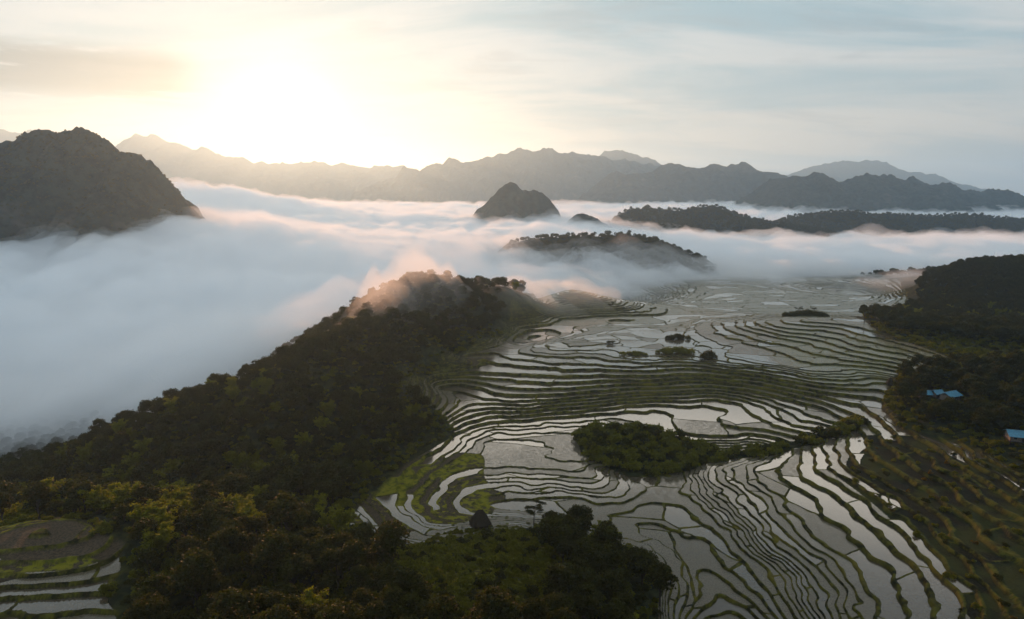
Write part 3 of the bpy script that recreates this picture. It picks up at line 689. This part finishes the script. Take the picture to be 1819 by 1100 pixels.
keep = (np.abs(tx) < pd * .95 + 60)
tx, ty, tz, ppx, ppy, pd = [a[keep] for a in (tx, ty, tz, ppx, ppy, pd)]
tR = np.random.default_rng(9)
clump_n = fbm(tx, ty, 60, 3, 88)
isb = (clump_n > .06) & (tR.random(len(tx)) < .55) & ((pd < 250) | (tR.random(len(tx)) < .35))               # bamboo grows in patches
inframe = (ppx > -20) & (ppx < 1840) & (ppy < 1120)
order = np.argsort(pd + np.where(inframe, 0, 1e4))
nb = 0; nbb = 0; individual = np.zeros(len(tx), bool)
for i in order:
    if not inframe[i]: break
    if isb[i]:
        if nbb >= 110: continue
        nbb += 1
    else:
        if nb >= 280: continue
        nb += 1
    individual[i] = True
    X1, Y1 = ppx[i], ppy[i]
    if tx[i] > 60 and ty[i] > 180: region = 'in the dark wood ' + ('left of the blue roofs' if X1 < 1640 else 'between the blue roofs' if X1 < 1760 else 'by the big blue roof at right')
    elif pd[i] < 235:
        region = ('near the small paddies at far left' if X1 < 230 else 'right of the small left paddies' if X1 < 420 else 'on the lower slope left of the brown fields' if X1 < 640 else 'below the brown fields' if X1 < 800 else 'below the thatched hut' if X1 < 1000 else 'by the flooded fields at bottom centre')
        if Y1 > 1010: region += ', bottom edge'
    else: region = 'on the ridge flank ' + ('at far left' if X1 < 250 else 'left of the brown fields' if X1 < 520 else 'beside the brown fields')
    s = tR.uniform(.5, 1.1) + (.4 if tR.random() < .14 else 0); size = 'small' if s < .66 else 'big' if s > 1.12 else 'tall' if s > .95 else 'middling'
    if isb[i]: place(PBAM[i % 2], tx[i], ty[i], s * .95, tR.uniform(0, 6.28), size + ' feathery bamboo clump ' + region, 'bamboo', 'bamboo clumps ' + region)
    else:
        kw = ('round headed', 'upright', 'low broad', 'lumpy crowned')[i % 4]
        place(PB[i % 4], tx[i], ty[i], s, tR.uniform(0, 6.28), size + ' ' + kw + ' dark tree ' + region, 'tree', 'broadleaf trees ' + region)

def forest(name, P, scales, label, protos, lib):
    """one mass of trees: points on the ground carrying instances of real crowns"""
    V = np.asarray(P, np.float32); me = bpy.data.meshes.new(name); me.vertices.add(len(V)); me.vertices.foreach_set('co', V.ravel())
    R = np.random.default_rng(len(V))
    for an, arr in (('sc', scales), ('rot', R.uniform(0, 6.28, len(V)))):
        a_ = me.attributes.new(an, 'FLOAT', 'POINT'); a_.data.foreach_set('value', np.asarray(arr, np.float32))
    a_ = me.attributes.new('pick', 'INT', 'POINT'); a_.data.foreach_set('value', R.integers(0, len(protos), len(V)).astype(np.int32))
    o = bpy.data.objects.new(name, me); COL.objects.link(o)
    c = bpy.data.collections.new(lib); S.collection.children.link(c)
    for p_ in protos: c.objects.link(p_)
    g = bpy.data.node_groups.new(name, 'GeometryNodeTree')
    g.interface.new_socket('Geometry', in_out='INPUT', socket_type='NodeSocketGeometry'); g.interface.new_socket('Geometry', in_out='OUTPUT', socket_type='NodeSocketGeometry')
    N = g.nodes; gi = N.new('NodeGroupInput'); go = N.new('NodeGroupOutput'); iop = N.new('GeometryNodeInstanceOnPoints')
    ci = N.new('GeometryNodeCollectionInfo'); ci.inputs['Collection'].default_value = c; ci.inputs['Separate Children'].default_value = True; ci.inputs['Reset Children'].default_value = True
    def na(nm, t='FLOAT'):
        x = N.new('GeometryNodeInputNamedAttribute'); x.data_type = t; x.inputs['Name'].default_value = nm; return x.outputs['Attribute']
    cx = N.new('ShaderNodeCombineXYZ'); g.links.new(na('rot'), cx.inputs[2])
    g.links.new(gi.outputs[0], iop.inputs['Points']); g.links.new(ci.outputs[0], iop.inputs['Instance']); iop.inputs['Pick Instance'].default_value = True
    g.links.new(na('pick', 'INT'), iop.inputs['Instance Index'])
    er = N.new('FunctionNodeEulerToRotation'); g.links.new(cx.outputs[0], er.inputs[0]); g.links.new(er.outputs[0], iop.inputs['Rotation'])
    g.links.new(na('sc'), iop.inputs['Scale']); g.links.new(iop.outputs[0], go.inputs[0])
    md = o.modifiers.new('trees', 'NODES'); md.node_group = g
    return tag(o, label, None, None, 'stuff')
def part_of(root, nm): return [c for c in root.children if c.name.split('.')[0] == nm][0]
rest = ~individual
CR = [part_of(p_, 'crown') for p_ in PB]; BF = [part_of(p_, 'foliage') for p_ in PBAM]
a_ = rest & ~isb; forest('forest', np.stack([tx, ty, tz - 1.0], -1)[a_], tR.uniform(.55, 1.05, a_.sum()), 'dense forest covering the ridge beside the mist', CR, 'crowns')
a_ = rest & isb; forest('bamboo_forest', np.stack([tx, ty, tz - .5], -1)[a_], tR.uniform(.5, .95, a_.sum()), 'pale bamboo patches in the ridge forest', BF, 'bamboo crowns')
fx, fy, fz_ = [], [], []
for lab, D, sp, lo in (('wooded hill ringed by mist in the middle of the valley', 1100, 5.5, 0), ('long dark wooded hill above the mist band', 1900, 8, 0), ('low dark wooded plateau under the teal mountains', 2100, 9, 0), ('steep dark forested limestone mountain rising from mist', 1150, 6, 20)):
    x, y, Z = HILLS[lab]; st_ = x[1] - x[0]
    xs, ys = scatter(x[2], x[-3], y[2], y[-3], sp, int(D), lambda a, b_: np.ones(a.shape, bool))
    iu = np.clip(((xs - x[0]) / st_), 0, len(x) - 2); iv = np.clip(((ys - y[0]) / st_), 0, len(y) - 2); a0 = iu.astype(int); b0 = iv.astype(int); fu = iu - a0; fv = iv - b0
    zz = (Z[b0, a0] * (1 - fu) + Z[b0, a0 + 1] * fu) * (1 - fv) + (Z[b0 + 1, a0] * (1 - fu) + Z[b0 + 1, a0 + 1] * fu) * fv
    k_ = (zz > lo) & (ys < D + 60); fx.append(xs[k_]); fy.append(ys[k_]); fz_.append(zz[k_] - 4.5)
fx = np.concatenate(fx); fy = np.concatenate(fy); fz_ = np.concatenate(fz_)
forest('distant_forest', np.stack([fx, fy, fz_ + 1.0], -1), tR.uniform(.4, 1.0, len(fx)) * np.where(fx < -150, .55, np.where(fy > 1500, 1.2, 1.0)), 'far woods on the misty hills', CR, 'far crowns')
sx_, sy_ = scatter(450, 800, 560, 950, 8, 77, lambda a, b_: (sample(TERR, a, b_, False) < .1) & (sample(VALLEYFREE, a, b_, False) < .3))
# the right hand hill behind the valley
hx, hy = scatter(330, 760, 600, 1000, 7.5, 78, lambda a, b_: (sample(TERR, a, b_, False) < .1) & (sample(VALLEYFREE, a, b_, False) < .3) & ((a > 460) | (b_ > 760)))
forest('hillside_forest', np.stack([hx, hy, gz(hx, hy) - 1], -1), tR.uniform(.6, 1.1, len(hx)), 'hazy forest on the hillside beyond the valley fields', CR, 'hillside crowns')
print('trees', nb, nbb, len(tx), len(fx), len(hx))
# ------------------------------------------------------------------ veil of lit mist lying on the ridge top and its hollow
def veil(name, pxy, rad, h, dens, label, seed):
    cx_, cy_ = hit(*pxy); n = 44; t = np.linspace(-1, 1, n); U, Vv = np.meshgrid(t, t)
    X = cx_ + U * rad[0] * cos(rad[2]) - Vv * rad[1] * sin(rad[2]); Y = cy_ + U * rad[0] * sin(rad[2]) + Vv * rad[1] * cos(rad[2])
    f = np.clip(1 - np.hypot(U, Vv) + .45 * fbm(X, Y, 45, 3, seed), 0, 1)
    gb = sample(BASE, X, Y)
    top = gb + h * sstep(0, .7, f) * (1 + 1.1 * fbm(X, Y, 26, 3, seed + 1)); bot = gb - 3
    top = np.maximum(top, bot + .1)
    Vt = np.stack([X, Y, top], -1).reshape(-1, 3); Vb = np.stack([X, Y, bot], -1).reshape(-1, 3); f_ = grid_faces(n, n); i = np.arange(n * n).reshape(n, n)
    rim = np.concatenate([i[0, :], i[1:, -1], i[-1, -2::-1], i[-2:0:-1, 0]]); nx = np.roll(rim, -1)
    o = new_mesh(name, np.concatenate([Vt, Vb]), np.concatenate([f_, f_[:, ::-1] + n * n, np.stack([rim, rim + n * n, nx + n * n, nx], -1)]), vol_mat(name, (1, .98, .96), dens, .5))
    return tag(o, label, None, None, 'stuff')
veil('mist', (715, 545), (95, 36, 1.1), 24, .011, 'golden sunlit mist drifting over the ridge top', 1)
veil('mist', (880, 520), (40, 26, .3), 16, .010, 'golden mist slipping off the end of the ridge', 2)
veil('mist', (965, 530), (75, 60, 0), 20, .012, 'wisp of lit mist curling round the terraced knoll', 3)

# ------------------------------------------------------------------ houses
def flatmat(name, c0, c1, scale=2.0, rough=.8, spec=.3):
    m, q, out = material(name); n = q.noise(q.n('ShaderNodeTexCoord').outputs['Object'], scale, 5, .65)
    principled(q, out, q.mix(q.mr(n, .35, .65), rgb(*c0), rgb(*c1)), rough, spec); return m
M_BLUE = flatmat('blue_sheet', (.05, .15, .20), (.07, .23, .31), 1.2, .5, .4); M_WALL = flatmat('plank_wall', (.10, .075, .055), (.20, .16, .13), 3)
M_THATCH = flatmat('thatch', (.018, .013, .009), (.045, .034, .022), 5, .95, .1); M_DARKW = flatmat('dark_wood', (.02, .015, .01), (.05, .035, .025), 4)
m_glass, q, out = material('window_glass'); principled(q, out, rgb(.02, .025, .03), .08, .6)
def boxes(lst):
    P = []
    for (cx_, cy_, cz_, a, b_, c) in lst:
        v = np.array([(cx_ + i * a / 2, cy_ + j * b_ / 2, cz_ + k * c / 2) for k in (-1, 1) for j in (-1, 1) for i in (-1, 1)])
        P.append((v, np.array([(0, 2, 3, 1), (4, 5, 7, 6), (0, 1, 5, 4), (2, 6, 7, 3), (0, 4, 6, 2), (1, 3, 7, 5)])))
    return merge(P)
def house(px, py, L, Wd, H, rz, label, roofrise=1.3):
    x, y = hit(px, py); root = empty('stilt_house'); fl = .9
    v, f = boxes([(0, 0, fl + H / 2, L, Wd, H)]); new_mesh('wall', v, f, M_WALL, root, smooth=False)
    v, f = boxes([(0, 0, fl - .08, L + 1.0, Wd + 1.4, .16)]); new_mesh('deck', v, f, M_DARKW, root, smooth=False)
    for sx0 in np.linspace(-L / 2, L / 2, 4):
        for sy0 in (-Wd / 2 - .5, Wd / 2 + .5):
            v, f = boxes([(sx0, sy0, (fl + H) / 2 - .6, .18, .18, fl + H + 1.1)]); new_mesh('post', v, f, M_DARKW, root, smooth=False)
    n = int(L * 5); xs = np.linspace(-L / 2 - .8, L / 2 + .8, n * 2 + 1); V = []; F = []
    for sgn in (-1, 1):
        b0 = len(V)
        for i, xx in enumerate(xs):
            wv = .05 * (i % 2)
            for t_, dz_ in ((0, 0), (1, 0), (1, -.06), (0, -.06)):
                V.append((xx, sgn * t_ * (Wd / 2 + 1.3), fl + H + .15 + roofrise * (1 - t_ * 1.25) + wv + dz_))
        for i in range(len(xs) - 1):
            for k_ in range(4): F.append((b0 + i * 4 + k_, b0 + i * 4 + (k_ + 1) % 4, b0 + i * 4 + 4 + (k_ + 1) % 4, b0 + i * 4 + 4 + k_))
    rf = new_mesh('roof', V, F, M_BLUE, root, smooth=False)
    v, f = boxes([(0, 0, fl + H + .28 + roofrise, L + 1.7, .35, .08)]); new_mesh('ridge_cap', v, f, M_BLUE, rf, smooth=False)
    v, f = boxes([(-L * .15, -Wd / 2 - .04, fl + 1.0, .95, .06, 2.0)]); new_mesh('door', v, f, M_DARKW, root, smooth=False)
    for wx_ in (-L * .36, L * .12, L * .34):
        v, f = boxes([(wx_, -Wd / 2 - .03, fl + 1.4, 1.1, .08, 1.0)]); wn = new_mesh('window', v, f, M_DARKW, root, smooth=False)
        v, f = boxes([(wx_, -Wd / 2 - .085, fl + 1.4, .9, .03, .8)]); new_mesh('pane', v, f, m_glass, wn, smooth=False)
    root.location = (x, y, float(gz(x, y)[0]) + .3); root.rotation_euler = (0, 0, rz)
    return tag(root, label, 'house')
house(1822, 790, 13, 6.5, 2.3, radians(-20), 'blue roofed wooden house at the right edge of the dark slope')
house(1686, 716, 7.5, 5, 2.6, radians(25), 'larger blue roof half hidden in the dark wood')
house(1641, 709, 5, 3, 2.2, radians(-8), 'small blue roof at the left end of the wood clearing')
house(1664, 709, 3.8, 3, 2.0, radians(10), 'tiny blue shed roof between two other blue roofs')

def thatched(px, py, s, label, rz):
    x, y = hit(px, py); root = empty('thatched_hut')
    v, f = boxes([(0, 0, 1.2, 4.2, 3.4, 2.6)]); new_mesh('wall', v, f, M_DARKW, root, smooth=False)
    v, f = boxes([(.3, -1.73, 1.0, .9, .06, 1.8)]); new_mesh('door', v, f, M_THATCH, root, smooth=False)
    R = np.random.default_rng(4); n = 18; V = []; rows = 7
    for r_ in range(rows):
        t_ = r_ / (rows - 1); w_ = 3.3 * (1 - t_) + .9 * t_; d_ = 2.8 * (1 - t_) + .12 * t_; z_ = 1.5 + 4.3 * t_ ** .9
        for i in range(n):
            a = 2 * pi * i / n; sq = max(abs(cos(a)), abs(sin(a))) ** .7
            V.append((w_ * cos(a) / sq + R.normal() * .07, d_ * sin(a) / sq + R.normal() * .07, z_ + R.normal() * .06))
    F = [(r_ * n + i, r_ * n + (i + 1) % n, (r_ + 1) * n + (i + 1) % n, (r_ + 1) * n + i) for r_ in range(rows - 1) for i in range(n)]
    V.append((0, 0, 5.85)); 
    V = np.array(V); F3 = [((rows - 1) * n + i, (rows - 1) * n + (i + 1) % n, len(V) - 1, len(V) - 1) for i in range(n)]
    rf = new_mesh('roof', V, F, M_THATCH, root, smooth=False)
    # loose straw on the thatch
    k_ = 1500; a = R.uniform(0, 2 * pi, k_); t_ = R.uniform(0, 1, k_); w_ = 3.35 * (1 - t_) + .95 * t_; d_ = 2.85 * (1 - t_) + .2 * t_; sq = np.maximum(np.abs(np.cos(a)), np.abs(np.sin(a))) ** .7
    C = np.stack([w_ * np.cos(a) / sq, d_ * np.sin(a) / sq, 1.5 + 4.3 * t_ ** .9], -1); dn = np.stack([np.cos(a) * .35, np.sin(a) * .35, -np.ones(k_) * .55], -1) * R.uniform(.5, 1, k_)[:, None]; sd_ = np.stack([-np.sin(a), np.cos(a), np.zeros(k_)], -1) * .06
    Vq = np.stack([C - sd_, C + sd_, C + dn + sd_ * .4, C + dn - sd_ * .4], 1).reshape(-1, 3); new_mesh('straw', Vq, np.arange(4 * k_).reshape(-1, 4), M_THATCH, rf, smooth=False)
    root.location = (x, y, float(gz(x, y)[0])); root.rotation_euler = (0, 0, rz); root.scale = (s, s, s)
    return tag(root, label, 'hut')
thatched(853, 938, 1.15, 'dark steep thatched hut standing on the lowest flooded fields', .3)
thatched(1581, 684, .75, 'small thatched field hut where the path meets the dark wood', 1.2)

# ------------------------------------------------------------------ single trees and shrubs that can be told apart
def at_px(proto, px, py, s, label, cat, group=None, sz=None, dz=0.0):
    x, y = hit(px, py); return place(proto, x, y, s, random.Random(px * 7 + py).uniform(0, 6.28), label, cat, group, dz, sz)
at_px(PPALM, 787, 540, 1.25, 'lone palm tree on the crest of the misty ridge', 'palm')
at_px(PSP[0], 1665, 668, .85, 'flat topped spreading tree above the dark wood by the green terraces', 'tree')
at_px(PSP[1], 1612, 668, .75, 'low flat crowned tree at the left end of the dark wood', 'tree')
at_px(PSP[0], 1535, 575, .85, 'spreading tree at the far corner of the green terraces', 'tree')
at_px(PSP[1], 1570, 578, .8, 'broad flat tree second from the corner of the green terraces', 'tree')
at_px(PSP[0], 1708, 575, 1.1, 'tall layered tree standing above the far right treeline', 'tree')
at_px(PSP[1], 1085, 552, .6, 'small lone tree at the foot of the terraced knoll', 'tree')
at_px(PSP[0], 1418, 560, .55, 'left of two small trees on the dark wooded islet', 'tree')
at_px(PSP[1], 1446, 558, .5, 'right of two small trees on the dark wooded islet', 'tree')
at_px(PSP[1], 948, 935, .72, 'slender light crowned tree with bare trunk over the pale paddies', 'tree')
at_px(PB[0], 742, 545, .8, 'dark round tree left of the palm on the misty ridge', 'tree')
at_px(PB[2], 1140, 1040, 1.25, 'big spreading dark tree at the edge of the flooded fields, bottom centre', 'tree')
at_px(PB[3], 1172, 1078, 1.1, 'dark tree overhanging the lowest flooded field at bottom centre', 'tree')
def cluster(px, py, rx_, ry_, n, label, group, protos, s0=1.0, seed=0):
    R = np.random.default_rng(seed + px); x, y = hit(px, py)
    for i in range(n):
        a = R.uniform(0, 6.28); r_ = math.sqrt(R.uniform(0, 1))
        place(protos[i % len(protos)], x + cos(a) * r_ * rx_, y + sin(a) * r_ * ry_, s0 * R.uniform(.7, 1.25), R.uniform(0, 6.28), label, 'shrub', group)
def bush_mass(px, py, rx_, ry_, h, label, mat, seed, name='bush'):
    R = np.random.default_rng(seed); x, y = hit(px, py); root = empty(name); n = int(12 + rx_ * ry_ * .6); cl = []; P = []
    for i in range(n):
        a = R.uniform(0, 6.28); r_ = math.sqrt(R.uniform(0, 1)); hh = h * (1 - .6 * r_) * R.uniform(.35, 1)
        cl.append((cos(a) * r_ * rx_, sin(a) * r_ * ry_, hh * .7, R.uniform(.5, .8) * h * (1.1 - .4 * r_)))
        if i % 3 == 0: P.append(tube([(cl[-1][0] * .9, cl[-1][1] * .9, -.6), (cl[-1][0], cl[-1][1], hh)], [.10, .03], 4))
    v, f = merge(P); new_mesh('stems', v, f, m_bark, root)
    c = crown_mesh('foliage', cl, 60, .5, 1.5, mat, seed); c.parent = root
    root.location = (x, y, float(gz(x, y)[0]) - .1); return tag(root, label, 'bush')
bush_mass(1125, 630, 9, 4, 2.0, 'low grassy bush patch, left of the islets in the bright paddies', M_FERN, 61)
bush_mass(1200, 627, 13, 4.5, 3.6, 'largest bush island, in the middle of the bright paddies', M_FERN, 62)
bush_mass(1205, 602, 9, 3, 3.4, 'dark bush island just behind the largest one', M_LEAF, 63)
bush_mass(1260, 637, 4.6, 3.2, 4.0, 'compact dark round bush right of the largest bush island', M_LEAF, 64)
cluster(1085, 610, 2.5, 2, 3, 'dark round shrub on a bund left of the islets', 'shrubs left of the islets', [PSH[1]], .9)
bush_mass(1430, 562, 18, 6, 5.0, 'long dark bush mound beyond the green terraces, under two small trees', M_LEAF, 65)
R5 = np.random.default_rng(55)
bx_, by_ = scatter(0, 260, 280, 420, 4.6, 91, lambda a, b_: sample(BUSHY, a, b_, False) > .45)
for i, (a, b_) in enumerate(zip(bx_, by_)):
    place(PSH[i % 3], a, b_, R5.uniform(1.2, 2.3), R5.uniform(0, 6.28), ('mossy green', 'dark leafy', 'bright green')[i % 3] + ' shrub on the overgrown mound and gully between terraces', 'shrub', 'shrubs of the overgrown mound')
# scattered growth on the rough banks of the right slope
gx_, gy_ = scatter(90, 330, 150, 400, 7, 92, lambda a, b_: (sample(DARK, a, b_, False) > .3) & (sample(TERR, a, b_, False) > .7))
for i in R5.permutation(len(gx_))[:95]:
    rust = i % 9 == 0
    place(PRUST if rust else PSH[i % 3], gx_[i], gy_[i], R5.uniform(.35, .9), R5.uniform(0, 6.28), 'rusty orange shrub on the dark right hand slope' if rust else ('weedy', 'dark', 'pale green')[i % 3] + ' bush on the banks of the dark right hand slope', 'shrub', 'rusty shrubs on the right slope' if rust else 'bushes on the right slope')
# rank grass and scrub on the hill in front of the hut
qx, qy = scatter(-60, 60, 140, 260, 1.9, 93, lambda a, b_: (sample(FRONTGRASS, a, b_, False) > .3))
forest('scrub', np.stack([qx, qy, gz(qx, qy) - .1], -1), R5.uniform(.2, .6, len(qx)), 'yellow green scrub and rank grass on the near hill', [part_of(p_, 'foliage') for p_ in (PSH[0], PSH[2])], 'scrub tufts')
ex, ey = scatter(-420, 400, 120, 520, 4.2, 94, lambda a, b_: wood_keep(a, b_) | ((sample(TERR, a, b_, False) < .5) & (sample(TREEM, a, b_, False) > .05) & (sample(BUSHY, a, b_, False) < .2)))
forest('undergrowth', np.stack([ex, ey, gz(ex, ey) - .1], -1), R5.uniform(.5, 1.3, len(ex)), 'scrubby undergrowth along the edge of the woods', [part_of(p_, 'foliage') for p_ in PSH], 'undergrowth tufts')
print('shrubs', len(bx_), len(gx_), len(qx), len(ex))
